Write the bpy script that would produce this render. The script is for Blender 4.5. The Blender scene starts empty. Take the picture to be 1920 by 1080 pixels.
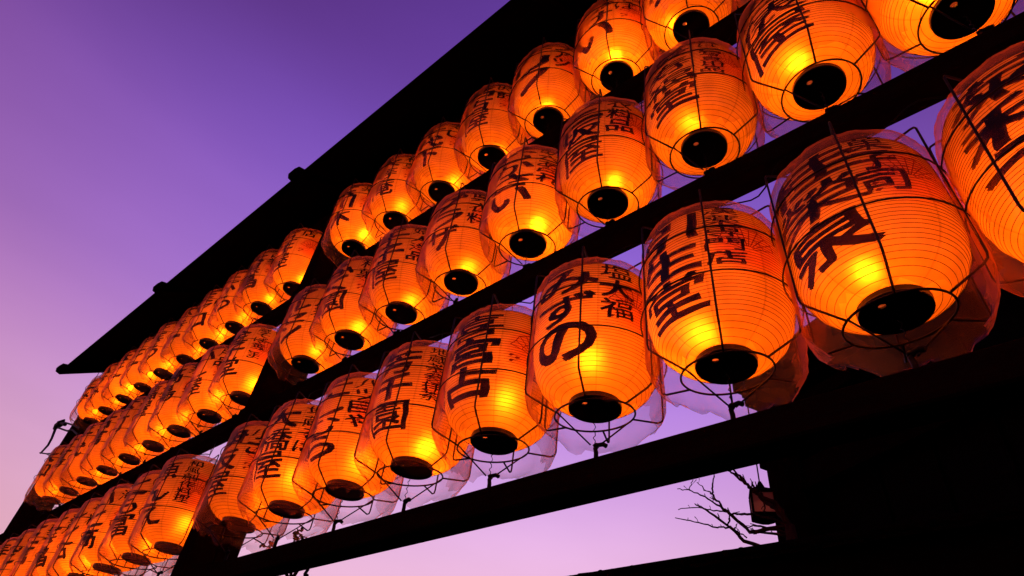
import bpy, bmesh, math, random
from mathutils import Vector, Matrix, noise
random.seed(7)
sc = bpy.context.scene
C = sc.collection
PI = math.pi
rad = math.radians

# ------------------------------------------------------------------ camera
D = 1.5            # metres from the camera to the plane of the lantern rack
EYE = 1.6
RM = ((-0.75142719, -0.37345299, -0.54395776),
      (-0.65059402, 0.55671235, 0.51652568),
      (0.10992994, 0.74202711, -0.66129508))
FPX = 1203.12      # focal length in pixels of the 1920 wide photograph
cd = bpy.data.cameras.new('camera')
cam = bpy.data.objects.new('camera', cd)
C.objects.link(cam)
cam.matrix_world = Matrix.Translation((0, 0, EYE)) @ Matrix(RM).to_4x4()
cd.sensor_width = 36
cd.lens = FPX / 1920 * 36
cd.clip_start = 0.05
cd.clip_end = 2000
sc.camera = cam


def at(px, py, dist=None, Y=None):
    d = Matrix(RM) @ Vector((px - 960, -(py - 540), -FPX))
    h = math.hypot(d.x, d.y)
    s = dist / h if dist is not None else Y / d.y
    return Vector((0, 0, EYE)) + d * s


# ------------------------------------------------------------------ world: dusk sky
def lin(r, g, b):
    f = lambda c: (c / 255 / 12.92) if c <= 10 else ((c / 255 + .055) / 1.055) ** 2.4
    return (f(r), f(g), f(b), 1)


w = bpy.data.worlds.new('World')
sc.world = w
w.use_nodes = True
nt = w.node_tree
for n in list(nt.nodes):
    nt.nodes.remove(n)


def N(t, ty, **k):
    n = t.nodes.new(ty)
    for a, b in k.items():
        setattr(n, a, b)
    return n


out = N(nt, 'ShaderNodeOutputWorld')
bg = N(nt, 'ShaderNodeBackground')
tc = N(nt, 'ShaderNodeTexCoord')
sep = N(nt, 'ShaderNodeSeparateXYZ')
nt.links.new(tc.outputs['Generated'], sep.inputs[0])
ramp = N(nt, 'ShaderNodeValToRGB')
ramp.color_ramp.interpolation = 'B_SPLINE'
stops = [(0.0, (60, 40, 50)), (0.10, (248, 190, 196)), (0.24, (247, 194, 220)), (0.35, (229, 180, 230)), (0.45, (203, 150, 226)),
         (0.54, (176, 128, 224)), (0.67, (152, 106, 216)), (0.75, (128, 88, 200)), (0.83, (102, 62, 156)),
         (0.93, (90, 54, 144)), (1.0, (80, 50, 132))]
el = ramp.color_ramp.elements
el[0].position, el[0].color = stops[0][0], lin(*stops[0][1])
el[1].position, el[1].color = stops[-1][0], lin(*stops[-1][1])
for p, c in stops[1:-1]:
    e = el.new(p)
    e.color = lin(*c)
nt.links.new(sep.outputs['Z'], ramp.inputs['Fac'])
# the sky dims and reddens away from the azimuth where the sun went down
dot = N(nt, 'ShaderNodeVectorMath', operation='DOT_PRODUCT')
flat = N(nt, 'ShaderNodeVectorMath', operation='MULTIPLY')
flat.inputs[1].default_value = (1, 1, 0)
nt.links.new(tc.outputs['Generated'], flat.inputs[0])
nrm = N(nt, 'ShaderNodeVectorMath', operation='NORMALIZE')
nt.links.new(flat.outputs[0], nrm.inputs[0])
nt.links.new(nrm.outputs[0], dot.inputs[0])
SAZ = rad(44)
dot.inputs[1].default_value = (math.sin(SAZ), -math.cos(SAZ), 0)
mr = N(nt, 'ShaderNodeMapRange')
mr.inputs['From Min'].default_value = -1
mr.inputs['From Max'].default_value = 1
nt.links.new(dot.outputs['Value'], mr.inputs['Value'])
pw = N(nt, 'ShaderNodeMath', operation='POWER')
pw.inputs[1].default_value = 3.2
nt.links.new(mr.outputs[0], pw.inputs[0])
mixc = N(nt, 'ShaderNodeMix', data_type='RGBA')
mixc.inputs['A'].default_value = (0.46, 0.22, 0.22, 1)
mixc.inputs['B'].default_value = (1, 1, 1, 1)
nt.links.new(pw.outputs[0], mixc.inputs['Factor'])
mul = N(nt, 'ShaderNodeMix', data_type='RGBA', blend_type='MULTIPLY')
mul.inputs['Factor'].default_value = 1
nt.links.new(ramp.outputs['Color'], mul.inputs['A'])
nt.links.new(mixc.outputs['Result'], mul.inputs['B'])
hz = N(nt, 'ShaderNodeTexNoise')
hz.inputs['Scale'].default_value = 1.6
hz.inputs['Detail'].default_value = 4
hmap = N(nt, 'ShaderNodeMapping')
hmap.inputs['Scale'].default_value = (1, 1, 4)
nt.links.new(tc.outputs['Generated'], hmap.inputs[0])
nt.links.new(hmap.outputs[0], hz.inputs['Vector'])
hr_ = N(nt, 'ShaderNodeMapRange')
hr_.inputs['From Min'].default_value = .3
hr_.inputs['From Max'].default_value = .7
hr_.inputs['To Min'].default_value = .95
hr_.inputs['To Max'].default_value = 1.07
nt.links.new(hz.outputs['Fac'], hr_.inputs['Value'])
hs = N(nt, 'ShaderNodeVectorMath', operation='SCALE')
nt.links.new(mul.outputs['Result'], hs.inputs[0])
nt.links.new(hr_.outputs[0], hs.inputs['Scale'])
nt.links.new(hs.outputs[0], bg.inputs['Color'])
bg.inputs['Strength'].default_value = 1.0
nt.links.new(bg.outputs[0], out.inputs['Surface'])

# ------------------------------------------------------------------ exposure and sampling
sc.view_settings.view_transform = 'Standard'
sc.view_settings.look = 'None'
sc.view_settings.exposure = 0
sc.view_settings.gamma = 1
cy = sc.cycles
cy.use_denoising = True
cy.max_bounces = 8
cy.diffuse_bounces = 4
cy.glossy_bounces = 3
cy.transmission_bounces = 5
cy.transparent_max_bounces = 28
cy.sample_clamp_indirect = 4
cy.caustics_reflective = False
cy.caustics_refractive = False


# ------------------------------------------------------------------ materials
def mat(name, col, rough=.8, spec=.1, metal=0, noise_amt=0, noise_scale=8):
    m = bpy.data.materials.new(name)
    m.use_nodes = True
    t = m.node_tree
    b = t.nodes['Principled BSDF']
    b.inputs['Base Color'].default_value = (*col, 1)
    b.inputs['Roughness'].default_value = rough
    b.inputs['Specular IOR Level'].default_value = spec
    b.inputs['Metallic'].default_value = metal
    if noise_amt:
        tx = N(t, 'ShaderNodeTexCoord')
        no = N(t, 'ShaderNodeTexNoise')
        no.inputs['Scale'].default_value = noise_scale
        no.inputs['Detail'].default_value = 6
        mp = N(t, 'ShaderNodeMapping')
        mp.inputs['Scale'].default_value = (1, 6, 6)
        t.links.new(tx.outputs['Object'], mp.inputs[0])
        t.links.new(mp.outputs[0], no.inputs['Vector'])
        mx = N(t, 'ShaderNodeMix', data_type='RGBA')
        k0, k1 = 1 - noise_amt, 1 + noise_amt
        mx.inputs['A'].default_value = (*[c * k0 for c in col], 1)
        mx.inputs['B'].default_value = (*[c * k1 for c in col], 1)
        t.links.new(no.outputs['Fac'], mx.inputs['Factor'])
        t.links.new(mx.outputs['Result'], b.inputs['Base Color'])
        bp = N(t, 'ShaderNodeBump')
        bp.inputs['Strength'].default_value = .4
        bp.inputs['Distance'].default_value = .01
        t.links.new(no.outputs['Fac'], bp.inputs['Height'])
        t.links.new(bp.outputs[0], b.inputs['Normal'])
    return m


M = {}
M['wood'] = mat('dark_stained_wood', (.010, .0032, .0020), .85, .0, 0, .6, 5)
M['roofing'] = mat('black_roof_sheet', (.004, .004, .004), .95, .0, 0, .4, 3)
M['cap'] = mat('black_lacquer', (.004, .004, .005), .28, .3)
M['wire'] = mat('dark_wire', (.018, .010, .008), .55, .2, .2)
M['ink'] = mat('black_ink', (.006, .004, .005), .9, 0)
M['redink'] = mat('red_ink', (.20, .004, .004), .9, 0)
M['rib'] = mat('bamboo_rib', (.06, .016, .006), .8, .02)
M['hook'] = mat('black_iron_hook', (.008, .007, .008), .6, .1)
M['cable'] = mat('black_cable', (.006, .006, .006), .6, .1)
M['bark'] = mat('dark_bark', (.030, .018, .016), .9, .02, 0, .5, 20)
M['leaf'] = mat('dark_leaf', (.02, .018, .014), .9, .02)
M['petal'] = mat('pale_blossom', (.35, .17, .2), .9, .02)
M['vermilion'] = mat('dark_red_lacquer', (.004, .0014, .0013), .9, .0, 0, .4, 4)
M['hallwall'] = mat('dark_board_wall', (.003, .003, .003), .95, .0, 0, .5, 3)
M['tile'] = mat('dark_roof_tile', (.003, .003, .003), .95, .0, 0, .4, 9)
M['ground'] = mat('asphalt', (.045, .043, .045), .95, .05, 0, .3, 30)


def paper_material(kind):
    m = bpy.data.materials.new(kind)
    m.use_nodes = True
    t = m.node_tree
    for n in list(t.nodes):
        t.nodes.remove(n)
    o = N(t, 'ShaderNodeOutputMaterial')
    tx = N(t, 'ShaderNodeTexCoord')
    s = N(t, 'ShaderNodeSeparateXYZ')
    t.links.new(tx.outputs['Object'], s.inputs[0])
    # azimuth from the lettered front towards the crest side
    neg = N(t, 'ShaderNodeMath', operation='MULTIPLY')
    neg.inputs[1].default_value = -1
    t.links.new(s.outputs['X'], neg.inputs[0])
    a = N(t, 'ShaderNodeMath', operation='ARCTAN2')
    t.links.new(neg.outputs[0], a.inputs[0])
    t.links.new(s.outputs['Y'], a.inputs[1])
    # overlapping paper gores: a thin darker seam each 45 degrees
    sc_ = N(t, 'ShaderNodeMath', operation='MULTIPLY')
    sc_.inputs[1].default_value = 8 / (2 * PI)
    t.links.new(a.outputs[0], sc_.inputs[0])
    fr = N(t, 'ShaderNodeMath', operation='FRACT')
    ad = N(t, 'ShaderNodeMath', operation='ADD')
    ad.inputs[1].default_value = 8.3
    t.links.new(sc_.outputs[0], ad.inputs[0])
    t.links.new(ad.outputs[0], fr.inputs[0])
    seam = N(t, 'ShaderNodeMapRange', interpolation_type='SMOOTHSTEP')
    seam.inputs['From Min'].default_value = .0
    seam.inputs['From Max'].default_value = .07
    seam.inputs['To Min'].default_value = .72
    seam.inputs['To Max'].default_value = 1
    t.links.new(fr.outputs[0], seam.inputs['Value'])
    no = N(t, 'ShaderNodeTexNoise')
    no.inputs['Scale'].default_value = 10
    no.inputs['Detail'].default_value = 5
    oi = N(t, 'ShaderNodeObjectInfo')
    ofs = N(t, 'ShaderNodeVectorMath', operation='ADD')
    t.links.new(tx.outputs['Object'], ofs.inputs[0])
    t.links.new(oi.outputs['Random'], ofs.inputs[1])
    t.links.new(ofs.outputs[0], no.inputs['Vector'])
    nm = N(t, 'ShaderNodeMapRange')
    nm.inputs['From Min'].default_value = .3
    nm.inputs['From Max'].default_value = .7
    nm.inputs['To Min'].default_value = .74
    nm.inputs['To Max'].default_value = 1.05
    t.links.new(no.outputs['Fac'], nm.inputs['Value'])
    sm = N(t, 'ShaderNodeMath', operation='MULTIPLY')
    t.links.new(seam.outputs[0], sm.inputs[0])
    t.links.new(nm.outputs[0], sm.inputs[1])
    # the pink printed wash of the fan crest
    da = N(t, 'ShaderNodeMath', operation='SUBTRACT')
    da.inputs[1].default_value = rad(70)
    t.links.new(a.outputs[0], da.inputs[0])
    da2 = N(t, 'ShaderNodeMath', operation='MULTIPLY')
    da2.inputs[1].default_value = 1 / rad(36)
    t.links.new(da.outputs[0], da2.inputs[0])
    dz = N(t, 'ShaderNodeMath', operation='SUBTRACT')
    dz.inputs[1].default_value = .315
    t.links.new(s.outputs['Z'], dz.inputs[0])
    dz2 = N(t, 'ShaderNodeMath', operation='MULTIPLY')
    dz2.inputs[1].default_value = 1 / .12
    t.links.new(dz.outputs[0], dz2.inputs[0])
    q1 = N(t, 'ShaderNodeMath', operation='POWER')
    q1.inputs[1].default_value = 2
    q2 = N(t, 'ShaderNodeMath', operation='POWER')
    q2.inputs[1].default_value = 2
    ab1 = N(t, 'ShaderNodeMath', operation='ABSOLUTE')
    ab2 = N(t, 'ShaderNodeMath', operation='ABSOLUTE')
    t.links.new(da2.outputs[0], ab1.inputs[0])
    t.links.new(dz2.outputs[0], ab2.inputs[0])
    t.links.new(ab1.outputs[0], q1.inputs[0])
    t.links.new(ab2.outputs[0], q2.inputs[0])
    qs = N(t, 'ShaderNodeMath', operation='ADD')
    t.links.new(q1.outputs[0], qs.inputs[0])
    t.links.new(q2.outputs[0], qs.inputs[1])
    wash = N(t, 'ShaderNodeMapRange', interpolation_type='SMOOTHSTEP')
    wash.inputs['From Min'].default_value = .15
    wash.inputs['From Max'].default_value = 1.2
    wash.inputs['To Min'].default_value = .85
    wash.inputs['To Max'].default_value = 0
    t.links.new(qs.outputs[0], wash.inputs['Value'])
    cm = N(t, 'ShaderNodeMix', data_type='RGBA')
    cm.inputs['A'].default_value = (.80, .49, .14, 1)
    cm.inputs['B'].default_value = (.80, .17, .06, 1)
    t.links.new(wash.outputs[0], cm.inputs['Factor'])
    cs = N(t, 'ShaderNodeVectorMath', operation='SCALE')
    t.links.new(cm.outputs['Result'], cs.inputs[0])
    t.links.new(sm.outputs[0], cs.inputs['Scale'])
    tr = N(t, 'ShaderNodeBsdfTranslucent')
    df = N(t, 'ShaderNodeBsdfDiffuse')
    rf = N(t, 'ShaderNodeBsdfRefraction')
    rf.inputs['Roughness'].default_value = .78
    rf.inputs['IOR'].default_value = 1.4
    for q in (tr, df, rf):
        t.links.new(cs.outputs[0], q.inputs['Color'])
    bp = N(t, 'ShaderNodeBump')
    bp.inputs['Strength'].default_value = .25
    bp.inputs['Distance'].default_value = .004
    t.links.new(no.outputs['Fac'], bp.inputs['Height'])
    t.links.new(bp.outputs[0], df.inputs['Normal'])
    m1 = N(t, 'ShaderNodeMixShader')
    m1.inputs['Fac'].default_value = .35
    t.links.new(tr.outputs[0], m1.inputs[1])
    t.links.new(df.outputs[0], m1.inputs[2])
    m2 = N(t, 'ShaderNodeMixShader')
    m2.inputs['Fac'].default_value = PAPER_FORWARD
    t.links.new(m1.outputs[0], m2.inputs[1])
    t.links.new(rf.outputs[0], m2.inputs[2])
    t.links.new(m2.outputs[0], o.inputs['Surface'])
    return m


PAPER_FORWARD = .16
LAMP_POWER = 6.1
LAMP_COLOR = (1.0, .168, .005)
M['paper'] = paper_material('lantern_paper')


def bag_material(name, amin, amax):
    m = bpy.data.materials.new(name)
    m.use_nodes = True
    t = m.node_tree
    for n in list(t.nodes):
        t.nodes.remove(n)
    o = N(t, 'ShaderNodeOutputMaterial')
    tp = N(t, 'ShaderNodeBsdfTransparent')
    tp.inputs['Color'].default_value = (.98, .93, .91, 1)
    tl = N(t, 'ShaderNodeBsdfTranslucent')
    tl.inputs['Color'].default_value = (1.0, .42, .13, 1)  # amber put into the film colour stands in for lantern light glowing in it
    df = N(t, 'ShaderNodeBsdfDiffuse')
    df.inputs['Color'].default_value = (.75, .30, .10, 1)  # same painted lantern-glow amber, keeps the purple sky out of the film
    gl = N(t, 'ShaderNodeBsdfGlossy')
    gl.inputs['Roughness'].default_value = .24
    gl.inputs['Color'].default_value = (.6, .5, .5, 1)
    tx = N(t, 'ShaderNodeTexCoord')
    no = N(t, 'ShaderNodeTexNoise')
    no.inputs['Scale'].default_value = 13
    no.inputs['Detail'].default_value = 3
    no.inputs['Distortion'].default_value = 1.5
    t.links.new(tx.outputs['Object'], no.inputs['Vector'])
    bp = N(t, 'ShaderNodeBump')
    bp.inputs['Strength'].default_value = .12
    bp.inputs['Distance'].default_value = .012
    t.links.new(no.outputs['Fac'], bp.inputs['Height'])
    t.links.new(bp.outputs[0], gl.inputs['Normal'])
    mm = N(t, 'ShaderNodeMixShader')
    mm.inputs['Fac'].default_value = .12
    t.links.new(tl.outputs[0], mm.inputs[1])
    t.links.new(df.outputs[0], mm.inputs[2])
    mg = N(t, 'ShaderNodeMixShader')
    mg.inputs['Fac'].default_value = .14
    t.links.new(mm.outputs[0], mg.inputs[1])
    t.links.new(gl.outputs[0], mg.inputs[2])
    lw = N(t, 'ShaderNodeLayerWeight')
    lw.inputs['Blend'].default_value = .30
    mr_ = N(t, 'ShaderNodeMapRange')
    mr_.inputs['To Min'].default_value = amin
    mr_.inputs['To Max'].default_value = amax
    t.links.new(lw.outputs['Facing'], mr_.inputs['Value'])
    ms = N(t, 'ShaderNodeMixShader')
    t.links.new(mr_.outputs[0], ms.inputs['Fac'])
    t.links.new(tp.outputs[0], ms.inputs[1])
    t.links.new(mg.outputs[0], ms.inputs[2])
    t.links.new(ms.outputs[0], o.inputs['Surface'])
    return m


M['bag'] = bag_material('glow_tinted_plastic_film', .05, .85)
M['bagfold'] = bag_material('crumpled_plastic_film', .13, .65)


def screen_material():
    m = bpy.data.materials.new('paper_screen')
    m.use_nodes = True
    t = m.node_tree
    for n in list(t.nodes):
        t.nodes.remove(n)
    o = N(t, 'ShaderNodeOutputMaterial')
    tl = N(t, 'ShaderNodeBsdfTranslucent')
    tl.inputs['Color'].default_value = (.85, .62, .46, 1)
    df = N(t, 'ShaderNodeBsdfDiffuse')
    df.inputs['Color'].default_value = (.80, .60, .45, 1)
    mm = N(t, 'ShaderNodeMixShader')
    mm.inputs['Fac'].default_value = .4
    t.links.new(tl.outputs[0], mm.inputs[1])
    t.links.new(df.outputs[0], mm.inputs[2])
    tpz = N(t, 'ShaderNodeBsdfTransparent')
    tpz.inputs['Color'].default_value = (.9, .68, .5, 1)
    m5 = N(t, 'ShaderNodeMixShader')
    m5.inputs['Fac'].default_value = .5
    t.links.new(mm.outputs[0], m5.inputs[1])
    t.links.new(tpz.outputs[0], m5.inputs[2])
    t.links.new(m5.outputs[0], o.inputs['Surface'])
    return m


M['screen'] = screen_material()


# ------------------------------------------------------------------ mesh helpers
class MB:
    def __init__(s):
        s.v, s.f = [], []

    def box(s, x0, x1, y0, y1, z0, z1, mtx=None):
        b = len(s.v)
        for x, y, z in ((x0, y0, z0), (x1, y0, z0), (x1, y1, z0), (x0, y1, z0), (x0, y0, z1), (x1, y0, z1), (x1, y1, z1), (x0, y1, z1)):
            p = Vector((x, y, z))
            s.v.append(mtx @ p if mtx else p)
        s.f += [tuple(b + i for i in q) for q in ((0, 3, 2, 1), (4, 5, 6, 7), (0, 1, 5, 4), (1, 2, 6, 5), (2, 3, 7, 6), (3, 0, 4, 7))]
        return s

    def tube(s, pts, r, sides=6, closed=False, cap=True):
        pts = [Vector(p) for p in pts]
        n = len(pts)
        rr = r if isinstance(r, (list, tuple)) else [r] * n
        b = len(s.v)
        prev = None
        for i, p in enumerate(pts):
            if closed:
                t = pts[(i + 1) % n] - pts[i - 1]
            else:
                t = pts[min(i + 1, n - 1)] - pts[max(i - 1, 0)]
            t.normalize()
            if prev is None:
                u = t.orthogonal().normalized()
            else:
                u = (prev - t * prev.dot(t))
                u = u.normalized() if u.length > 1e-6 else t.orthogonal().normalized()
            prev = u
            vv = t.cross(u)
            for k in range(sides):
                a = 2 * PI * k / sides
                s.v.append(p + (u * math.cos(a) + vv * math.sin(a)) * rr[i])
        m = n if closed else n - 1
        for i in range(m):
            j = (i + 1) % n
            for k in range(sides):
                l = (k + 1) % sides
                s.f.append((b + i * sides + k, b + i * sides + l, b + j * sides + l, b + j * sides + k))
        if cap and not closed:
            s.f.append(tuple(b + k for k in range(sides))[::-1])
            s.f.append(tuple(b + (n - 1) * sides + k for k in range(sides)))
        return s

    def ring(s, R, z, r, seg=40, sides=5, cx=0, cy=0):
        return s.tube([(cx + R * math.cos(2 * PI * i / seg), cy + R * math.sin(2 * PI * i / seg), z) for i in range(seg)], r, sides, True)

    def lathe(s, prof, seg=48, capb=False, capt=False):
        b = len(s.v)
        for r, z in prof:
            for k in range(seg):
                a = 2 * PI * k / seg
                s.v.append(Vector((r * math.cos(a), r * math.sin(a), z)))
        for i in range(len(prof) - 1):
            for k in range(seg):
                l = (k + 1) % seg
                s.f.append((b + i * seg + k, b + i * seg + l, b + (i + 1) * seg + l, b + (i + 1) * seg + k))
        if capb:
            s.f.append(tuple(b + k for k in range(seg))[::-1])
        if capt:
            s.f.append(tuple(b + (len(prof) - 1) * seg + k for k in range(seg)))
        return s

    def mesh(s, name, material, smooth=False):
        me = bpy.data.meshes.new(name)
        me.from_pydata([tuple(v) for v in s.v], [], s.f)
        me.materials.append(material)
        if smooth:
            me.polygons.foreach_set('use_smooth', [True] * len(me.polygons))
        me.update()
        return me


def obj(name, me, parent=None, loc=(0, 0, 0), rotz=0, kind=None):
    o = bpy.data.objects.new(name, me)
    C.objects.link(o)
    if parent:
        o.parent = parent
    o.location = loc
    o.rotation_euler = (0, 0, rotz)
    if kind:
        o['kind'] = kind
    return o


def thing(name, label, cat, loc=(0, 0, 0), rotz=0, group=None):
    o = obj(name, None, None, loc, rotz)
    o.empty_display_size = .1
    o['label'] = label
    o['category'] = cat
    if group:
        o['group'] = group
    return o


def tag(o, label, cat, group=None):
    o['label'] = label
    o['category'] = cat
    if group:
        o['group'] = group
    return o


# ------------------------------------------------------------------ ground
g = obj('ground', MB().box(-400, 400, -400, 400, -.5, 0).mesh('ground', M['ground']))
g['kind'] = 'structure'

# ------------------------------------------------------------------ the rack that carries the lanterns
PX = (-0.735 * D, 2.49 * D, 5.70 * D)            # post positions
PLY = -D
ROWZ = (EYE + D * 2.086, EYE + D * 1.420, EYE + D * .740)   # cap bottoms of top, middle and bottom row
BEAMTOP = (EYE + D * 1.969, EYE + D * 1.303, EYE + D * .623)
BH, BB = .095, .05                                 # beam height, half depth
PH = .068                                          # half post

rack = thing('lantern_rack', 'tall dark timber rack with overhanging roof carrying three rows of lanterns', 'lantern rack', (PX[1], PLY, 0))
ro = Vector((PX[1], PLY, 0))


def rp(name, mb, material, parent=rack, kind=None):
    return obj(name, mb.mesh(name, material), parent, (0, 0, 0), 0, kind)


def bevelbox(x0, x1, y0, y1, z0, z1, b=.006):
    bm = bmesh.new()
    bmesh.ops.create_cube(bm, size=1)
    for v in bm.verts:
        v.co = Vector(((x0 + x1) / 2 + v.co.x * (x1 - x0), (y0 + y1) / 2 + v.co.y * (y1 - y0), (z0 + z1) / 2 + v.co.z * (z1 - z0)))
    bmesh.ops.bevel(bm, geom=bm.edges[:], offset=b, segments=1, affect='EDGES')
    me = bpy.data.meshes.new('beam')
    bm.to_mesh(me)
    bm.free()
    return me


def bpart(name, material, x0, x1, y0, y1, z0, z1, parent=rack, b=.006):
    me = bevelbox(x0, x1, y0, y1, z0, z1, b)
    me.materials.append(material)
    return obj(name, me, parent)


posttop = EYE + D * 2.74
for x in PX:
    lx = x - ro.x
    bpart('post', M['wood'], lx - PH, lx + PH, -PH, PH, -.02, posttop)
    bpart('rear_post', M['wood'], lx - .06, lx + .06, -.20, -PH - .004, -.02, posttop - .1)
    for z in BEAMTOP:
        bpart('cross_tie', M['wood'], lx - .072, lx + .072, -.215, PH + .02, z - .16, z - .02)
beams = {}
for bay, (xa, xb) in enumerate(((PX[0], PX[1]), (PX[1], PX[2]))):
    for row, z in enumerate(BEAMTOP):
        beams[(bay, row)] = bpart('beam', M['wood'], xa - ro.x + PH + .002, xb - ro.x - PH - .002, -BB, BB, z - BH, z)
    bpart('top_beam', M['wood'], xa - ro.x + PH + .002, xb - ro.x - PH - .002, -BB, BB, ROWZ[0] + .757, ROWZ[0] + .757 + BH)
# roof: two slopes, front eave lower
XE0, XE1 = -1.4 * D - ro.x, 5.88 * D - ro.x
ey, ez = .305 * D, EYE + D * 2.588
iy, iz = -.0 * D, EYE + D * 2.775
roof_m = MB()
th = .03
ys = (ey, iy, -ey)
zs = (ez, iz, ez)
for k in range(2):
    b = len(roof_m.v)
    for x in (XE0, XE1):
        for (yy, zz) in ((ys[k], zs[k]), (ys[k + 1], zs[k + 1]), (ys[k + 1], zs[k + 1] + th), (ys[k], zs[k] + th)):
            roof_m.v.append(Vector((x, yy, zz)))
    roof_m.f += [(b, b + 1, b + 2, b + 3), (b + 4, b + 7, b + 6, b + 5), (b, b + 4, b + 5, b + 1), (b + 1, b + 5, b + 6, b + 2), (b + 2, b + 6, b + 7, b + 3), (b + 3, b + 7, b + 4, b)]
roof = rp('roof', roof_m, M['roofing'])
slope = math.atan2(iz - ez, ey - iy)
for xr in (PX[0], (PX[0] + PX[1]) / 2, PX[1], (PX[1] + PX[2]) / 2, 5.865 * D):
    lx = xr - ro.x
    for sg in (1, -1):
        m_ = MB()
        hw = .045
        prof = [(ey + .055, ez - .034 - .022), (ey + .068, ez - .034 + .02), (ey + .045, ez + .036), (ey - .01, ez + .052), (.03, iz + .0), (.03, iz - .07), (ey + .0, ez - .07)]
        b = len(m_.v)
        for x in (lx - hw, lx + hw):
            for (yy, zz) in prof:
                m_.v.append(Vector((x, yy * sg, zz - .008)))
        n = len(prof)
        m_.f.append(tuple(range(b, b + n)))
        m_.f.append(tuple(range(b + 2 * n - 1, b + n - 1, -1)))
        for i in range(n):
            j = (i + 1) % n
            m_.f.append((b + i, b + n + i, b + n + j, b + j))
        rp('rafter', m_, M['roofing'], roof)
rp('ridge_cap', MB().box(XE0 - .01, XE1 + .01, -.06, .06, iz + th - .01, iz + th + .05), M['roofing'], roof)

# ------------------------------------------------------------------ glyphs: brush lettering as thin wrapped geometry
glyphs = {}


def glyph(ch, bold):
    key = (ch, bold)
    if key in glyphs:
        return glyphs[key]
    cu = bpy.data.curves.new('g', 'FONT')
    cu.body = ch
    cu.size = 1
    cu.resolution_u = 3
    cu.offset = bold
    o = bpy.data.objects.new('g', cu)
    C.objects.link(o)
    bpy.context.view_layer.update()
    dg = bpy.context.evaluated_depsgraph_get()
    me = bpy.data.meshes.new_from_object(o.evaluated_get(dg))
    bpy.data.objects.remove(o)
    bpy.data.curves.remove(cu)
    bm = bmesh.new()
    bm.from_mesh(me)
    bpy.data.meshes.remove(me)
    xs = [v.co.x for v in bm.verts] or [0, 1]
    ysl = [v.co.y for v in bm.verts] or [0, 1]
    # keep thin strokes (a dash) from being blown up: glyph box at least 55 % of the em
    w_, h_ = max(max(xs) - min(xs), .55), max(max(ysl) - min(ysl), .5)
    cx, cyy = (max(xs) + min(xs)) / 2, (max(ysl) + min(ysl)) / 2
    for v in bm.verts:
        v.co = Vector(((v.co.x - cx) / w_, (v.co.y - cyy) / h_, 0))
    for ax in (0, 1):
        for k in range(-3, 4):
            co = Vector((0, 0, 0))
            co[ax] = k / 7
            no = Vector((0, 0, 0))
            no[ax] = 1
            bmesh.ops.bisect_plane(bm, geom=bm.verts[:] + bm.edges[:] + bm.faces[:], plane_co=co, plane_no=no, dist=1e-5)
    bm.verts.ensure_lookup_table()
    res = ([(v.co.x, v.co.y) for v in bm.verts], [tuple(v.index for v in f.verts) for f in bm.faces])
    bm.verts.index_update()
    res = ([(v.co.x, v.co.y) for v in bm.verts], [tuple(v.index for v in f.verts) for f in bm.faces])
    bm.free()
    glyphs[key] = res
    return res


# ------------------------------------------------------------------ lantern pieces
PROF = [(.084, .040), (.101, .044), (.134, .058), (.164, .078), (.189, .105), (.207, .140), (.2175, .180), (.2225, .222), (.2245, .265), (.2255, .31),
        (.2255, .355), (.2245, .395), (.2225, .43), (.218, .464), (.208, .493), (.188, .515), (.152, .530), (.094, .536)]


def body_r(z):
    for (r0, z0), (r1, z1) in zip(PROF, PROF[1:]):
        if z0 <= z <= z1:
            return r0 + (r1 - r0) * (z - z0) / (z1 - z0)
    return PROF[0][0] if z < PROF[0][1] else PROF[-1][0]


RIBS = [.049 + i * .0113 for i in range(42)]
# smooth profile, then pleated between the ribs
pl = []
zz = .046
prof2 = [PROF[0]]
for i in range(len(RIBS) - 1):
    z0, z1 = RIBS[i], RIBS[i + 1]
    prof2.append((body_r(z0), z0))
    zm = (z0 + z1) / 2
    prof2.append((body_r(zm) - .0012, zm))
prof2.append((body_r(RIBS[-1]), RIBS[-1]))
prof2.append(PROF[-1])
ME = {}
ME['shade'] = MB().lathe(prof2, 56).mesh('paper_shade', M['paper'], True)
rm = MB()
for z in RIBS:
    rm.ring(body_r(z) + .0004, z, .0010, 56, 3)
ME['ribs'] = rm.mesh('ribs', M['rib'], True)

# bottom cap: a shallow dish with a small hole off the centre
cm_ = MB()
seg = 40
cm_.lathe([(.082, .050), (.0875, .045), (.0875, .029), (.0885, .026), (.0875, .023), (.0845, .0225), (.0835, .0235), (.083, 0.029)], seg)
hb = len(cm_.v)
hx, hy, hr = .012, .040, .0105
for k in range(seg):
    a = 2 * PI * k / seg
    cm_.v.append(Vector((hx + hr * math.cos(a), hy + hr * .8 * math.sin(a), .029)))
ob_ = 7 * seg
for k in range(seg):
    l = (k + 1) % seg
    cm_.f.append((ob_ + k, hb + k, hb + l, ob_ + l))
hb2 = len(cm_.v)
for k in range(seg):
    a = 2 * PI * k / seg
    cm_.v.append(Vector((hx + hr * math.cos(a), hy + hr * .8 * math.sin(a), .034)))
for k in range(seg):
    l = (k + 1) % seg
    cm_.f.append((hb + k, hb2 + k, hb2 + l, hb + l))
ME['cap'] = cm_.mesh('bottom_cap', M['cap'])
ME['topcap'] = MB().lathe([(.090, .520), (.0945, .525), (.0945, .548), (.085, .554), (.03, .556)], 36, False, True).mesh('top_cap', M['cap'])

RC, RR = .2385, .131
ZB, ZT, ZR = .024, .560, .0
wires = []
TILT = .020                        # the bottom ring is pulled askew by its tie


def ringz(a):
    return ZR - TILT * math.sin(a)


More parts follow.
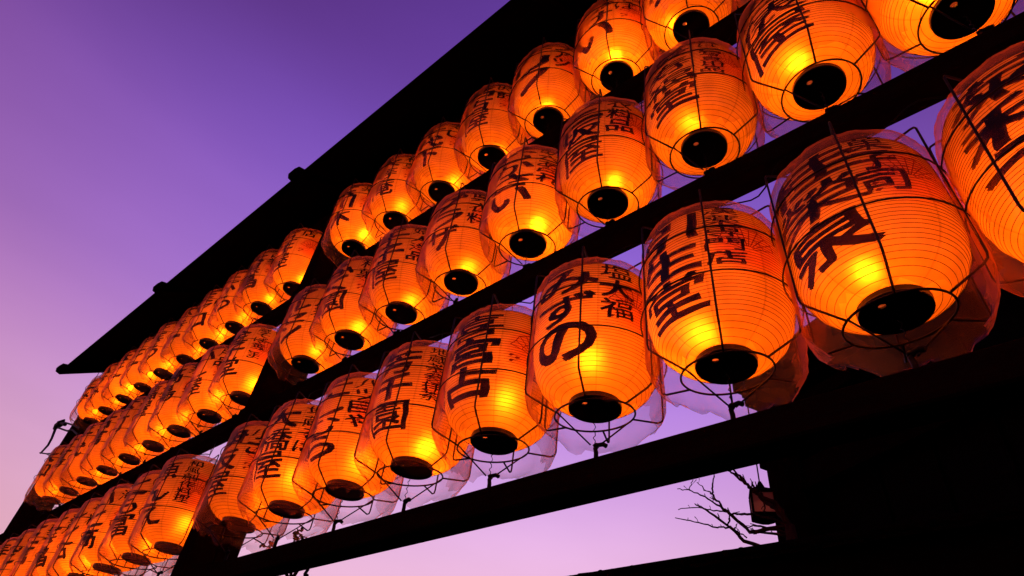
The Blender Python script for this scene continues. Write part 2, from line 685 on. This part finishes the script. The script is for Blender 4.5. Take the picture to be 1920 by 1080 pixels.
for i in range(6):
    a = rad(60 * i - 7)
    ca, sa = math.cos(a), math.sin(a)
    wm = MB()
    prof_w = [(RR, ringz(a)), (RC - .02, ZB - .003), (RC - .004, ZB + .007), (RC, ZB + .022), (RC, ZT - .012), (RC - .004, ZT - .003), (RC - .014, ZT), (.06, ZT + .004)]
    wm.tube([(r * ca, r * sa, z) for r, z in prof_w], .0034, 6)
    ME['wire%d' % i] = wm.mesh('wire', M['wire'], True)
cg = MB()
cg.tube([(RR * math.cos(rad(i * 8)), RR * math.sin(rad(i * 8)), ringz(rad(i * 8))) for i in range(45)], .0033, 6, True)
cg.ring(RC + .001, .19, .0027, 48, 5)
cg.ring(RC + .001, .375, .0027, 48, 5)
cg.ring(.06, ZT + .004, .0025, 24, 5)
ME['cage'] = cg.mesh('wire_cage', M['wire'], True)
HOOKZ = -.112
bt = MB()
for a in (rad(-125), rad(55)):
    bt.tube([(RR * math.cos(a), RR * math.sin(a), ringz(a)), (.012 * math.cos(a), .012 * math.sin(a), HOOKZ + .004)], .0028, 6)
ME['tie'] = bt.mesh('tie_wire', M['wire'], True)
tw = MB()
pts = [(.004 * math.cos(i * 1.7), .004 * math.sin(i * 1.7), .002 - i * .0072) for i in range(17)]
tw.tube(pts, .0016, 4)
ME['string'] = tw.mesh('twisted_string', M['wire'], True)
hk = MB()
hk.tube([(0, 0, -.18), (0, 0, -.135), (-.003, 0, -.119), (.006, 0, -.107), (.022, 0, -.105), (.033, 0, -.112)], .0075, 7)
hk.lathe([(.0001, -.112), (.009, -.114), (.011, -.107), (.006, -.101), (.0001, -.1)], 8)
ME['hook'] = hk.mesh('hook', M['hook'], True)
st = MB()
st.tube([(0, 0, .552), (.004, .003, .60), (-.003, .0, .68), (0, 0, .762)], .0022, 5)
for q in range(5):
    a = q * 1.3
    st.tube([(.005 * math.cos(a), .005 * math.sin(a), .58), (.03 * math.cos(a), .03 * math.sin(a), .60 + .01 * q), (.055 * math.cos(a + .5), .055 * math.sin(a + .5), .575 + .012 * q)], .0012, 4)
ME['hanger'] = st.mesh('hanging_wire', M['wire'], True)


def bag_mesh(seed):
    rnd = random.Random(seed)
    seg, m_ = 72, MB()
    base = [(.07, .566), (.12, .562), (.165, .553), (.198, .537), (.219, .513), (.232, .48), (.239, .43), (.2415, .365), (.2415, .30), (.241, .24), (.2415, .17), (.2415, .11), (.241, .06), (.238, .024), (.222, -.004), (.205, -.022), (.192, -.038)]
    off = Vector((seed * 7.3, seed * 3.1, 0))
    bias = [.14 * math.cos(2 * PI * k / seg - rad(215)) for k in range(seg)]
    low = [bias[k] + noise.noise(Vector((2.2 * math.cos(2 * PI * k / seg), 2.2 * math.sin(2 * PI * k / seg), seed * 5.1))) for k in range(seg)]
    for i, (r, z) in enumerate(base):
        for k in range(seg):
            a = 2 * PI * k / seg
            # pulled tight over six wires, flat between them
            aw = (a + rad(7)) % (PI / 3)
            chord = math.cos(PI / 6) / math.cos(aw - PI / 6)
            ten = max(0, min(1, (.52 - z) / .10)) * .45
            rr = r * (1 - ten * (1 - chord))
            sag = .5 - .5 * math.cos(6 * (a + rad(7)))
            n1 = noise.noise(Vector((3.1 * math.cos(a), 3.1 * math.sin(a), z * 4)) + off)
            n2 = noise.noise(Vector((9 * math.cos(a) + z * 6, 9 * math.sin(a), z * 9)) + off)
            rr += sag * (n1 * .009) + n2 * .0042
            if z <= .024:
                t_ = (.024 - z) / .10
                rr += t_ * (.030 * n1 + .030 * n2 + .03 * max(0, low[k]))
                z_ = z - t_ * (.045 * max(-.5, low[k] * 2)) + t_ * (n2 * .045 + .012 * math.sin(11 * a + seed))
            else:
                z_ = z + n2 * .003
            rr = max(rr, body_r(z) + .0055 if .10 < z < .53 else .05)
            m_.v.append(Vector((rr * math.cos(a), rr * math.sin(a), z_)))
    for i in range(len(base) - 1):
        for k in range(seg):
            l = (k + 1) % seg
            m_.f.append((i * seg + k, i * seg + l, (i + 1) * seg + l, (i + 1) * seg + k))
    me = m_.mesh('plastic_cover', M['bag'], True)
    me.materials.append(M['bagfold'])
    for p in me.polygons:
        if p.index >= (len(base) - 4) * seg:
            p.material_index = 1
    return me


BAGS = [bag_mesh(s) for s in range(6)]


def wrap(u, az0, z):
    """u metres to the reader's right of azimuth az0, at height z, just above the paper"""
    r = body_r(z) + .0029
    a = az0 + u / .216
    return Vector((-r * math.sin(a), r * math.cos(a), z))


def crest_mesh():
    m_ = MB()

    def stroke(p, wd):
        q = []
        for (x0, y0), (x1, y1) in zip(p, p[1:]):
            n = max(1, int(math.hypot(x1 - x0, y1 - y0) / .012))
            q += [(x0 + (x1 - x0) * i / n, y0 + (y1 - y0) * i / n) for i in range(n)]
        q.append(p[-1])
        b = len(m_.v)
        for i, (x, y) in enumerate(q):
            x0, y0 = q[max(i - 1, 0)]
            x1, y1 = q[min(i + 1, len(q) - 1)]
            l = math.hypot(x1 - x0, y1 - y0) or 1
            nx, ny = -(y1 - y0) / l * wd / 2, (x1 - x0) / l * wd / 2
            m_.v.append(wrap(x + nx, CREST_AZ, CREST_Z + y + ny))
            m_.v.append(wrap(x - nx, CREST_AZ, CREST_Z + y - ny))
        for i in range(len(q) - 1):
            m_.f.append((b + 2 * i, b + 2 * i + 1, b + 2 * i + 3, b + 2 * i + 2))

    R0, R1, R2 = .018, .052, .098
    an = [rad(18 + 16 * i) for i in range(10)]
    P = lambda r, a: (r * math.cos(a), r * math.sin(a) - .03)
    for i, a in enumerate(an):
        stroke([P(R0, a), P(R2 if i % 2 else R2 - .008, a)], .0032)
    stroke([P(R1, rad(14 + 7 * i)) for i in range(22)], .0032)
    zig = []
    for i, a in enumerate(an):
        zig.append(P(R2 if i % 2 else R2 - .008, a))
    stroke(zig, .0036)
    stroke([P(R0, rad(15 + 15 * i)) for i in range(12)], .002)
    stroke([P(R0, rad(200)), (-.045, -.038), (-.075, -.046)], .0014)
    stroke([P(R0, rad(215)), (-.030, -.055), (-.070, -.066)], .0014)
    for (cx, cy_, an_) in ((-.083, -.046, .25), (-.08, -.070, .35), (-.060, -.055, .2)):
        b = len(m_.v)
        for (dx, dy) in ((-.013, 0), (-.004, .006), (.011, .001), (-.004, -.006)):
            m_.v.append(wrap(cx + dx * math.cos(an_) - dy * math.sin(an_), CREST_AZ, CREST_Z + cy_ + dx * math.sin(an_) + dy * math.cos(an_)))
        m_.f.append((b, b + 3, b + 2, b + 1))
    return m_.mesh('fan_crest', M['redink'])


CREST_AZ, CREST_Z = rad(66), .320
ME['crest'] = crest_mesh()


def lettering(text, az0, ztop, zbot, width, bold, seed, material, near=True):
    n = len(text)
    m_ = MB()
    ch = (ztop - zbot) / n
    for i, c in enumerate(text):
        vs0, fs0 = glyph(c, 0.0)
        # a broad brush: the thin strokes are laid down several times, slightly shifted
        e = bold * (1.1 if len(vs0) < 235 else (.75 if len(vs0) < 300 else .45))
        if near:
            sh = ((e, e), (-e, e), (e, -e), (-e, -e), (0, 0))
        else:
            sh = ((e, e), (-e, -e), (e * .3, -e * .6))
        vs, fs = [], []
        for (ox, oy) in sh:
            k0 = len(vs)
            vs += [(x + ox * .7, y + oy) for x, y in vs0]
            fs += [tuple(k0 + q for q in f) for f in fs0]
        b = len(m_.v)
        zc = ztop - (i + .5) * ch
        hh = ch * .92
        wd = width
        if c in 'ーッィァ一':
            wd *= .85
        for (x, y) in vs:
            q = Vector((x * 2.1 + seed * 3.7, y * 2.1 + i * 5.3, seed))
            dx = noise.noise(q) * .075
            dy = noise.noise(q + Vector((9, 9, 9))) * .06 + x * .03    # slight rise to the right, as a brush does
            m_.v.append(wrap((x + dx) * wd, az0, zc + (y + dy) * hh))
        for f in fs:
            m_.f.append(tuple(b + k for k in f))
    return m_.mesh('lettering', material)


# main column, side column, for each row from the hall side to the far end post; index = k (-2 is nearest the hall)
T3 = {-1: ('菊和う', '菓子'), 0: ('桂榮泉', '菓子司'), 1: ('引生堂', '漢薬専門店'), 2: ('みずの', '塩大福'), 3: ('喜宮占', ''), 4: ('芳千園', '地蔵茶参拝茶'),
      5: ('にしむら', '八ッ目や'), 6: ('大橋屋', '地蔵そば'), 7: ('伊坂屋', '小さ'), 8: ('源んえ', '和風創作料理'), 9: ('とも冨', '海苔'), 10: ('いと高', '海'), 11: ('ルシ古', '衣料'),
      12: ('とき昌', '薬局'), 13: ('三言', '菓子'), 14: ('丸千', '茶'), 15: ('寿し', '処'), 16: ('田中', '呉服'), 17: ('玉屋', '酒')}
T2 = {-1: ('永寿屋', '菓子'), 0: ('西俵屋', '大福'), 1: ('長寿福堂', 'たばこ写真用品'), 2: ('三坂屋', '衣料品'), 3: ('むかさい', '助六あられ'), 4: ('プラザ', '呉衣料'), 5: ('千子屋', '婦人洋品'),
      6: ('ふく園', '和菓'), 7: ('マルセン', '下月着'), 8: ('金子堂', '蔵そば金ごま'), 9: ('いし屋', '用品'), 10: ('高島', '茶'), 11: ('福屋', '小物'), 12: ('下町', '薬'), 13: ('古言', '米'),
      14: ('千代', '花'), 15: ('三島', '茶'), 16: ('大和', '品')}
T1 = {0: ('エコ', '洋品'), 1: ('フック', 'くすり'), 2: ('うけい', 'そば'), 3: ('ナリフ', 'ファッ'), 4: ('名古屋', '時計'), 5: ('千代下', '寿し'), 6: ('永寿庵', '和菓'), 7: ('玉川木', '薬'),
      8: ('三井屋', '店'), 9: ('大黒昌', '古美'), 10: ('たから', '小物'), 11: ('ミヤコ', '洋品'), 12: ('かき一', '薬'), 13: ('ときう', '茶'), 14: ('こと', '花'), 15: ('さと', '米'), 16: ('いづみ', '酒'), 17: ('とみ', '店')}


def column_x(row, k):
    if k <= 7:
        return D * ((.083 + .3003 * k), (.103 + .3028 * k), (.118 + .3044 * k))[row]
    return D * ((2.71 + .2997 * (k - 8)), (2.735 + .3045 * (k - 8)), (2.765 + .3040 * (k - 8)))[row]


ORD = ['first', 'second', 'third', 'fourth', 'fifth', 'sixth', 'seventh', 'eighth', 'ninth', 'tenth']
ROWN = ['top', 'middle', 'bottom']


def add_lantern(row, k, texts):
    x, z = column_x(row, k), ROWZ[row]
    rnd = random.Random(1000 * row + k * 17 + 5)
    if k <= 7:
        lab = 'lit paper lantern in %s row, %s from the middle post towards the hall' % (ROWN[row], ORD[7 - k])
    else:
        lab = 'lit paper lantern in %s row, %s from the middle post towards the roof corner' % (ROWN[row], ORD[k - 8])
    t = thing('paper_lantern', lab, 'lantern', (x + rnd.uniform(-.008, .008), PLY + rnd.uniform(-.008, .008), z), rnd.uniform(-.05, .05) + (rad(-10) if k == 0 else 0), 'lit paper lanterns in three rows on the rack')
    twist = max(-10, min(4, math.degrees(math.atan2(x, D)) - 35))
    shade = obj('paper_shade', ME['shade'], t, (0, 0, 0), rad(twist + rnd.uniform(-4, 4)))
    sx_ = rnd.uniform(.975, 1.0)
    shade.scale = (sx_, sx_, 1)
    obj('ribs', ME['ribs'], shade, kind='stuff')
    obj('bottom_cap', ME['cap'], t)
    obj('top_cap', ME['topcap'], t)
    cage = obj('wire_cage', ME['cage'], t)
    for i in range(6):
        obj('wire', ME['wire%d' % i], cage)
    obj('tie_wire', ME['tie'], t)
    obj('twisted_string', ME['string'], t)
    obj('hanging_wire', ME['hanger'], t, (0, 0, 0), rnd.uniform(0, 6))
    bag = obj('plastic_cover', BAGS[(k * 5 + row * 3) % 6], t, (0, 0, 0), rnd.uniform(-.06, .06))
    t.rotation_euler.x = rnd.uniform(-.02, .02)
    t.rotation_euler.y = rnd.uniform(-.02, .02)
    main, side = texts
    seed = row * 31 + k
    far = k > 9
    zt, zb = .480, (.100 if len(main) > 2 else .17)
    obj('main_lettering', lettering(main, 0, zt, zb, .285 if k <= 0 else (.226 if k < 4 else .210), .036, seed, M['ink'], k <= 7), shade)
    if side:
        n = len(side)
        hch = min(.086, .27 / n)
        obj('side_lettering', lettering(side, rad(49), .498, .498 - hch * n, .110 if n < 6 else .084, .028, seed + 500, M['ink'], k <= 3), shade)
    obj('fan_crest', ME['crest'], shade)
    if (row, k) == (2, 2):
        obj('red_lettering', lettering('祖', rad(4), .518, .500, .085, .020, 77, M['redink']), shade)
    ld = bpy.data.lights.new('bulb', 'POINT')
    ld.energy = LAMP_POWER * rnd.uniform(.62, 1.22)
    ld.color = LAMP_COLOR
    ld.shadow_soft_size = .018
    bx = (.035 if k <= 1 else -.01) + rnd.uniform(-.034, .034)
    by = (.02 if k <= 2 else -.015) + rnd.uniform(-.034, .034)
    lo = bpy.data.objects.new('bulb', ld)
    C.objects.link(lo)
    lo.parent = t
    lo.location = (bx, by, .182 + rnd.uniform(-.028, .028))
    # the iron hook below is screwed into the beam
    bay = 0 if k <= 7 else 1
    obj('hook', ME['hook'], beams[(bay, row)], (x - ro.x, 0, z), rnd.uniform(2.6, 3.6))
    return t


for row, T in enumerate((T1, T2, T3)):
    for k in sorted(T):
        add_lantern(row, k, T[k])

# one empty eye hook under the lowest beam
h = MB()
h.tube([(0, 0, .0), (0, 0, -.03), (.012, 0, -.045), (.004, 0, -.062), (-.012, 0, -.052)], .007, 6)
obj('hook', h.mesh('hook', M['hook'], True), beams[(0, 2)], (1.71 * D - ro.x, 0, BEAMTOP[2] - BH + .004))

# supply cables looped along under the beams
for bay, (xa, xb) in enumerate(((PX[0], PX[1]), (PX[1], PX[2]))):
    for row in range(3):
        zb = (ROWZ[0] + .757, BEAMTOP[0] - BH, BEAMTOP[1] - BH)[row]
        pts = []
        n = 150
        for i in range(n + 1):
            f = i / n
            xx = xa + PH + .02 + f * (xb - xa - 2 * PH - .04)
            ph = f * 10 * 2 * PI
            pts.append((xx, PLY + .0 + .03 * math.sin(ph * 1.37 + row), zb - .035 - .028 * math.sin(ph + bay) - .016 * math.sin(ph * 2.3 + 1)))
        pts = [(xa + PH - .004, PLY, zb - .02)] + pts + [(xb - PH + .004, PLY, zb - .02)]
        o = obj('supply_cable', MB().tube(pts, .003, 5).mesh('supply_cable', M['cable'], True))
        tag(o, 'thin looping black cable above the %s row, %s' % (ROWN[row], ('between middle post and hall', 'between middle post and roof corner')[bay]), 'cable', 'supply cables under the beams')

# ------------------------------------------------------------------ clamp bracket on the end post
bw = thing('lamp_bracket', 'black iron clamp bracket sticking out from the far end post', 'bracket', (PX[2] + PH, PLY + PH, EYE + D * 2.0))
bo = Vector((PX[2] + PH, PLY + PH, EYE + D * 2.0))
Yb = bo.y


def bpx(px, py):
    return at(px, py, Y=Yb) - bo


obj('arm', MB().tube([bpx(121, 792), bpx(137, 797), bpx(150, 803)], .011, 6).mesh('arm', M['hook']), bw)
obj('arm', MB().tube([bpx(109, 802), bpx(126, 808), bpx(136, 806), bpx(146, 815)], .011, 6).mesh('arm', M['hook']), bw)
cl = MB().tube([bpx(101, 804), bpx(108, 798), bpx(114, 794), bpx(121, 787)], [.014, .040, .042, .010], 8)
cl.tube([bpx(110, 792), bpx(122, 796)], .022, 7)
obj('clamp', cl.mesh('clamp', M['hook']), bw)
obj('rod', MB().tube([bpx(104, 804), bpx(97, 822), bpx(90, 835), bpx(76, 850)], [.016, .014, .013, .010], 7).mesh('rod', M['hook']), bw)
obj('stay', MB().tube([bpx(75, 849), bpx(88, 851), bpx(112, 849)], .009, 6).mesh('stay', M['hook']), bw)
obj('stay', MB().tube([bpx(87, 851), bpx(92, 854), bpx(106, 857)], .005, 5).mesh('stay', M['hook']), bw)

# ------------------------------------------------------------------ temple hall behind
E_ = at(1375, 735, dist=6.0)
hall = thing('temple_hall', 'dark temple hall with deep eaves looming behind the rack', 'building', (E_.x, E_.y, 0), math.atan2(.407, -.914))
HZ = E_.z


def hp(name, mb, material, parent=hall):
    return obj(name, mb.mesh(name, material), parent)


rf_ = MB()
L, W_, up = 8.0, 6.5, 2.2
b = 0
rf_.v += [Vector(p) for p in ((0, 0, HZ), (L, 0, HZ + .1), (L, W_, HZ + .1), (0, W_, HZ), (0, 0, HZ + .16), (L, 0, HZ + .26), (L, W_, HZ + .26), (0, W_, HZ + .16), (2.6, W_ / 2, HZ + up), (L, W_ / 2, HZ + up + .1))]
rf_.f += [(0, 3, 2, 1), (0, 1, 5, 4), (1, 2, 6, 9, 5), (2, 3, 7, 6), (3, 0, 4, 7), (4, 5, 9, 8), (6, 7, 8, 9), (7, 4, 8)]
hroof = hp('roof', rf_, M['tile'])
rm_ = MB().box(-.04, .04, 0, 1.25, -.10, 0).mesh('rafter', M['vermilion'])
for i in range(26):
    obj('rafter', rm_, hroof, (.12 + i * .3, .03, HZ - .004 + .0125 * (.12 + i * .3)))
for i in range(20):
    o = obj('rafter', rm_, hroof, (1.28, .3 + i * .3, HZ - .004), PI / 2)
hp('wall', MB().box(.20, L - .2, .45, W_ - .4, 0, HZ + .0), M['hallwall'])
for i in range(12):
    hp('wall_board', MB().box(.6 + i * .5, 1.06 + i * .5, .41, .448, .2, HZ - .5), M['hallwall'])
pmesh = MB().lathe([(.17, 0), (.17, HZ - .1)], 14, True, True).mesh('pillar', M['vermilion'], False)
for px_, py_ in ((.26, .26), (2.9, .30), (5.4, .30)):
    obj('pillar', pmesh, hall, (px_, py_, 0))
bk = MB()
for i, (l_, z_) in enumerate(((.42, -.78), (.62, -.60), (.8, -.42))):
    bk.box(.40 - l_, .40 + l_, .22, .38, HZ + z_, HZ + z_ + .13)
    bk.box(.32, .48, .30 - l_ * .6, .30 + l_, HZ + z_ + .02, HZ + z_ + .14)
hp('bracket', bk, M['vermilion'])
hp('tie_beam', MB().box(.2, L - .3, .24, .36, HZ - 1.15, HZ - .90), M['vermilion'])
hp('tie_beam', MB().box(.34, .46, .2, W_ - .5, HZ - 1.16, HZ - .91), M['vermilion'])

# box lantern hanging at the hall's corner pillar
bc = at(1430, 944, dist=5.65)
boxl = thing('box_lantern', 'unlit box lantern with pale paper panes hanging by the hall pillar', 'lantern', (bc.x, bc.y, bc.z - .16), rad(28))
boxl.scale = (.8, .8, .8)
hwid, hh_ = .115, .235
fr = MB()
for sx in (-1, 1):
    for sy in (-1, 1):
        fr.box(sx * hwid - .011, sx * hwid + .011, sy * hwid - .011, sy * hwid + .011, .05, .05 + hh_)
for zz in (.05, .05 + hh_):
    for sg in (-1, 1):
        fr.box(-hwid, hwid, sg * hwid - .009, sg * hwid + .009, zz - .009, zz + .009)
        fr.box(sg * hwid - .009, sg * hwid + .009, -hwid, hwid, zz - .009, zz + .009)
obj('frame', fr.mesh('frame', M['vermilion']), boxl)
for i in range(4):
    a = i * PI / 2
    m4 = Matrix.Rotation(a, 4, 'Z')
    obj('pane', MB().box(-hwid + .012, hwid - .012, hwid - .003, hwid + .002, .06, .04 + hh_, m4).mesh('pane', M['screen']), boxl)
obj('base', MB().lathe([(.04, -.02), (.13, .022), (.168, .048)], 4, True, True).mesh('base', M['vermilion']), boxl, (0, 0, 0), PI / 4)
obj('cap_roof', MB().lathe([(.172, .05 + hh_ + .01), (.178, .05 + hh_ + .025), (.06, .05 + hh_ + .08), (.02, .05 + hh_ + .16)], 4, True, True).mesh('cap_roof', M['hallwall']), boxl, (0, 0, 0), PI / 4)
obj('chain', MB().tube([(0, 0, .05 + hh_ + .15), (0, 0, (HZ - bc.z + .2) / .8)], .008, 5).mesh('chain', M['hook']), boxl)

# ------------------------------------------------------------------ tiled wall in front of the hall
WY = -3.7
wz = at(1250, 1043, Y=WY).z + .06
wall = thing('tiled_wall', 'dark boundary wall with tile coping below the bare branches', 'wall', (2.4, WY, 0))
WX0, WX1 = -4.4, 3.2
wt = at(1440, 1006, Y=WY)
wl = at(1068, 1080, Y=WY)
sl = (wt.z - wl.z) / (wt.x - wl.x)
wall_rot = Matrix.Rotation(0, 4, 'Z')
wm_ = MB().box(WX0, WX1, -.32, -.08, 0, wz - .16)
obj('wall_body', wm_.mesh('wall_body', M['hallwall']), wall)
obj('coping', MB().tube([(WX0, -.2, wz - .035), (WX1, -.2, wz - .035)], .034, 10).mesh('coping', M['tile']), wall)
tm = MB()
for (y0, z0, y1, z1) in ((-.2, -.045, .03, -.135), (-.2, -.045, -.43, -.135)):
    m4 = Matrix.Identity(4)
    bq = len(tm.v)
    tm.v += [Vector(p) for p in ((-.13, y0, z0), (.13, y0, z0), (.13, y1, z1), (-.13, y1, z1), (-.13, y0, z0 - .02), (.13, y0, z0 - .02), (.13, y1, z1 - .02), (-.13, y1, z1 - .02))]
    tm.f += [tuple(bq + i for i in f) for f in ((0, 1, 2, 3), (4, 7, 6, 5), (0, 4, 5, 1), (1, 5, 6, 2), (2, 6, 7, 3), (3, 7, 4, 0))]
tmesh = tm.mesh('roof_tile', M['tile'])
rt = MB().tube([(0, -.2, -.03), (0, .05, -.125)], .032, 8).tube([(0, -.2, -.03), (0, -.45, -.125)], .032, 8)
rt.lathe([(.0001, .010), (.014, .008), (.024, .0), (.026, -.03)], 8)
for i in range(len(rt.v) - 32, len(rt.v)):
    rt.v[i] = rt.v[i] + Vector((0, -.2, 0))
rmesh = rt.mesh('round_tile', M['tile'], True)
for i in range(28):
    xx = WX0 + .13 + i * .265
    obj('roof_tile', tmesh, wall, (xx, 0, wz - .01))
    obj('round_tile', rmesh, wall, (xx + .1325, 0, wz - .012 + random.uniform(-.006, .006)))

# ------------------------------------------------------------------ bare tree by the hall
TD = 4.75
base = at(1500, 1060, dist=TD)
tree = thing('bare_tree', 'leafless tree with thin dark branches beside the hall', 'tree', (base.x, base.y, 0))
tb = Vector((base.x, base.y, 0))
rnd = random.Random(3)


def limb(parent, pts, r0, r1, d0=TD, d1=None, name='branch', twigs=True):
    d1 = d0 if d1 is None else d1
    P = []
    n = len(pts)
    for i, (px, py) in enumerate(pts):
        P.append(at(px, py, dist=d0 + (d1 - d0) * i / max(n - 1, 1) ) - tb)
    # knobbly interpolation
    Q, R_ = [], []
    for i in range(n - 1):
        m = 5
        for j in range(m):
            f = j / m
            p = P[i].lerp(P[i + 1], f)
            if not (i == 0 and j == 0):
                p = p + Vector((rnd.uniform(-1, 1), rnd.uniform(-1, 1), rnd.uniform(-1, 1))) * .006
            Q.append(p)
            tt = (i + f) / (n - 1)
            R_.append((r0 + (r1 - r0) * tt) * .92 * rnd.uniform(.88, 1.15))
    Q.append(P[-1])
    R_.append(r1 * .92)
    mb = MB().tube(Q, R_, 6)
    if twigs:
        for i in range(3, len(Q) - 1, 3):
            if rnd.random() < .8:
                d = (Q[i + 1] - Q[i - 1]).normalized()
                sdv = Vector((rnd.uniform(-1, 1), rnd.uniform(-.4, .4), rnd.uniform(.1, 1))).normalized()
                ln = rnd.uniform(.012, .04)
                mb.tube([Q[i], Q[i] + (d * .5 + sdv) * ln * .6, Q[i] + (d * .8 + sdv) * ln], [R_[i] * .6, R_[i] * .45, .003], 5)
    return obj(name, mb.mesh(name, M['bark'], True), parent)


def zoomed(p, s=6.0, ox=1240, oy=850):
    return [(ox + x / s, oy + y / s) for x, y in p]


trunk_top = at(1480, 985, dist=TD) - tb
tm_ = MB().tube([(0, 0, -.05), (.03, 0, .8), (-.02, .02, 1.7), (trunk_top.x * .6, trunk_top.y * .6, trunk_top.z * .86), tuple(trunk_top)], [.12, .09, .075, .055, .035], 9)
trunk = obj('trunk', tm_.mesh('trunk', M['bark'], True), tree)
T_ = (1480, 985)
limb(tree, [T_] + zoomed([(1000, 890), (780, 690), (690, 610), (580, 470), (575, 380), (592, 236)]), .017, .004, TD, 4.6)
limb(tree, zoomed([(690, 610), (520, 510), (330, 420), (180, 400)]), .008, .003, 4.67, 4.5)
limb(tree, zoomed([(320, 415), (310, 395), (357, 295)]), .005, .003, 4.53, 4.5)
limb(tree, zoomed([(580, 462), (500, 410), (400, 325)]), .006, .003, 4.62, 4.7)
limb(tree, [(1490, 1050)] + zoomed([(930, 975), (750, 810), (500, 630), (375, 565)]), .018, .004, TD, 4.55)
limb(tree, zoomed([(755, 835), (630, 835), (370, 765), (155, 725)]), .007, .003, 4.65, 4.4)
limb(tree, zoomed([(770, 675), (590, 640), (400, 605), (190, 635)]), .006, .003, 4.69, 4.5)
limb(tree, zoomed([(745, 805), (765, 730), (760, 640)]), .007, .005, 4.65, 4.69)
limb(tree, zoomed([(770, 675), (860, 690), (1040, 685)]) + [T_], .006, .012, 4.69, TD)
limb(tree, [T_] + zoomed([(1300, 620), (1170, 540), (1080, 450), (940, 330), (800, 220), (725, 192)]), .026, .005, TD, 4.9)
limb(tree, [T_] + zoomed([(1290, 560), (1110, 480), (1000, 390), (880, 250), (800, 175)]), .022, .006, TD, 4.6)
limb(tree, zoomed([(1080, 450), (1045, 380), (1020, 350)]), .012, .006, 4.8, 4.75)
limb(tree, zoomed([(1110, 480), (1150, 560), (1165, 680)]), .006, .005, 4.7, 4.7)
limb(tree, zoomed([(960, 950), (900, 910), (850, 870)]), .006, .004, 4.7, 4.7)
limb(tree, zoomed([(820, 860), (855, 790)]), .005, .003, 4.66, 4.6, twigs=False)
limb(tree, [(1480, 1000)] + zoomed([(1110, 820), (1040, 815), (960, 835)]), .012, .003, TD, 4.7)
limb(tree, [(1480, 1005)] + zoomed([(1100, 880), (1040, 900), (1000, 850)]), .012, .004, TD, 4.7)

# ------------------------------------------------------------------ young blossoming tree behind the lowest beam
BD = 4.6
b2 = at(545, 1140, dist=BD)
bt_ = thing('blossom_tree', 'slender young tree whose twig tips with blossoms peek over the lowest beam', 'tree', (b2.x, b2.y, 0))
o2 = Vector((b2.x, b2.y, 0))
q = lambda px, py, dd=0: at(px, py, dist=BD + dd) - o2
obj('trunk', MB().tube([(0, 0, -.05), (.02, .01, 1.2), q(545, 1140), q(545, 1090)], [.05, .04, .03, .022], 8).mesh('trunk', M['bark'], True), bt_)
for pts in ([(545, 1090), (548, 1030), (553, 1007), (557, 999)], [(545, 1090), (580, 1030), (575, 1008), (562, 1004)], [(545, 1090), (520, 1050), (505, 1026), (493, 1024)], [(545, 1090), (590, 1020), (604, 1006)]):
    obj('branch', MB().tube([q(a, b) for a, b in pts], [.012, .007, .005, .004][:len(pts)], 5).mesh('branch', M['bark'], True), bt_)


def leafcluster(px, py, n, sp, material, nm):
    c0 = q(px, py)
    mb = MB()
    for i in range(n):
        c = c0 + Vector((rnd.uniform(-1, 1), rnd.uniform(-1, 1), rnd.uniform(-1, 1))) * sp
        nrm_ = Vector((rnd.uniform(-1, 1), rnd.uniform(-1, 1), rnd.uniform(-1, 1))).normalized()
        u_ = nrm_.orthogonal().normalized()
        v_ = nrm_.cross(u_)
        b = len(mb.v)
        for k in range(6):
            a = k * PI / 3
            mb.v.append(c + (u_ * math.cos(a) + v_ * math.sin(a) * .7) * .017 + nrm_ * (.004 if k % 2 else 0))
        mb.f.append(tuple(range(b, b + 6)))
    obj(nm, mb.mesh(nm, material), bt_)


leafcluster(559, 1000, 16, .028, M['leaf'], 'blossom_cluster')
leafcluster(556, 1009, 5, .012, M['leaf'], 'blossom_cluster')
leafcluster(508, 1021, 8, .022, M['petal'], 'blossom_cluster')
leafcluster(493, 1023, 4, .012, M['leaf'], 'blossom_cluster')
leafcluster(514, 1013, 6, .018, M['leaf'], 'blossom_cluster')
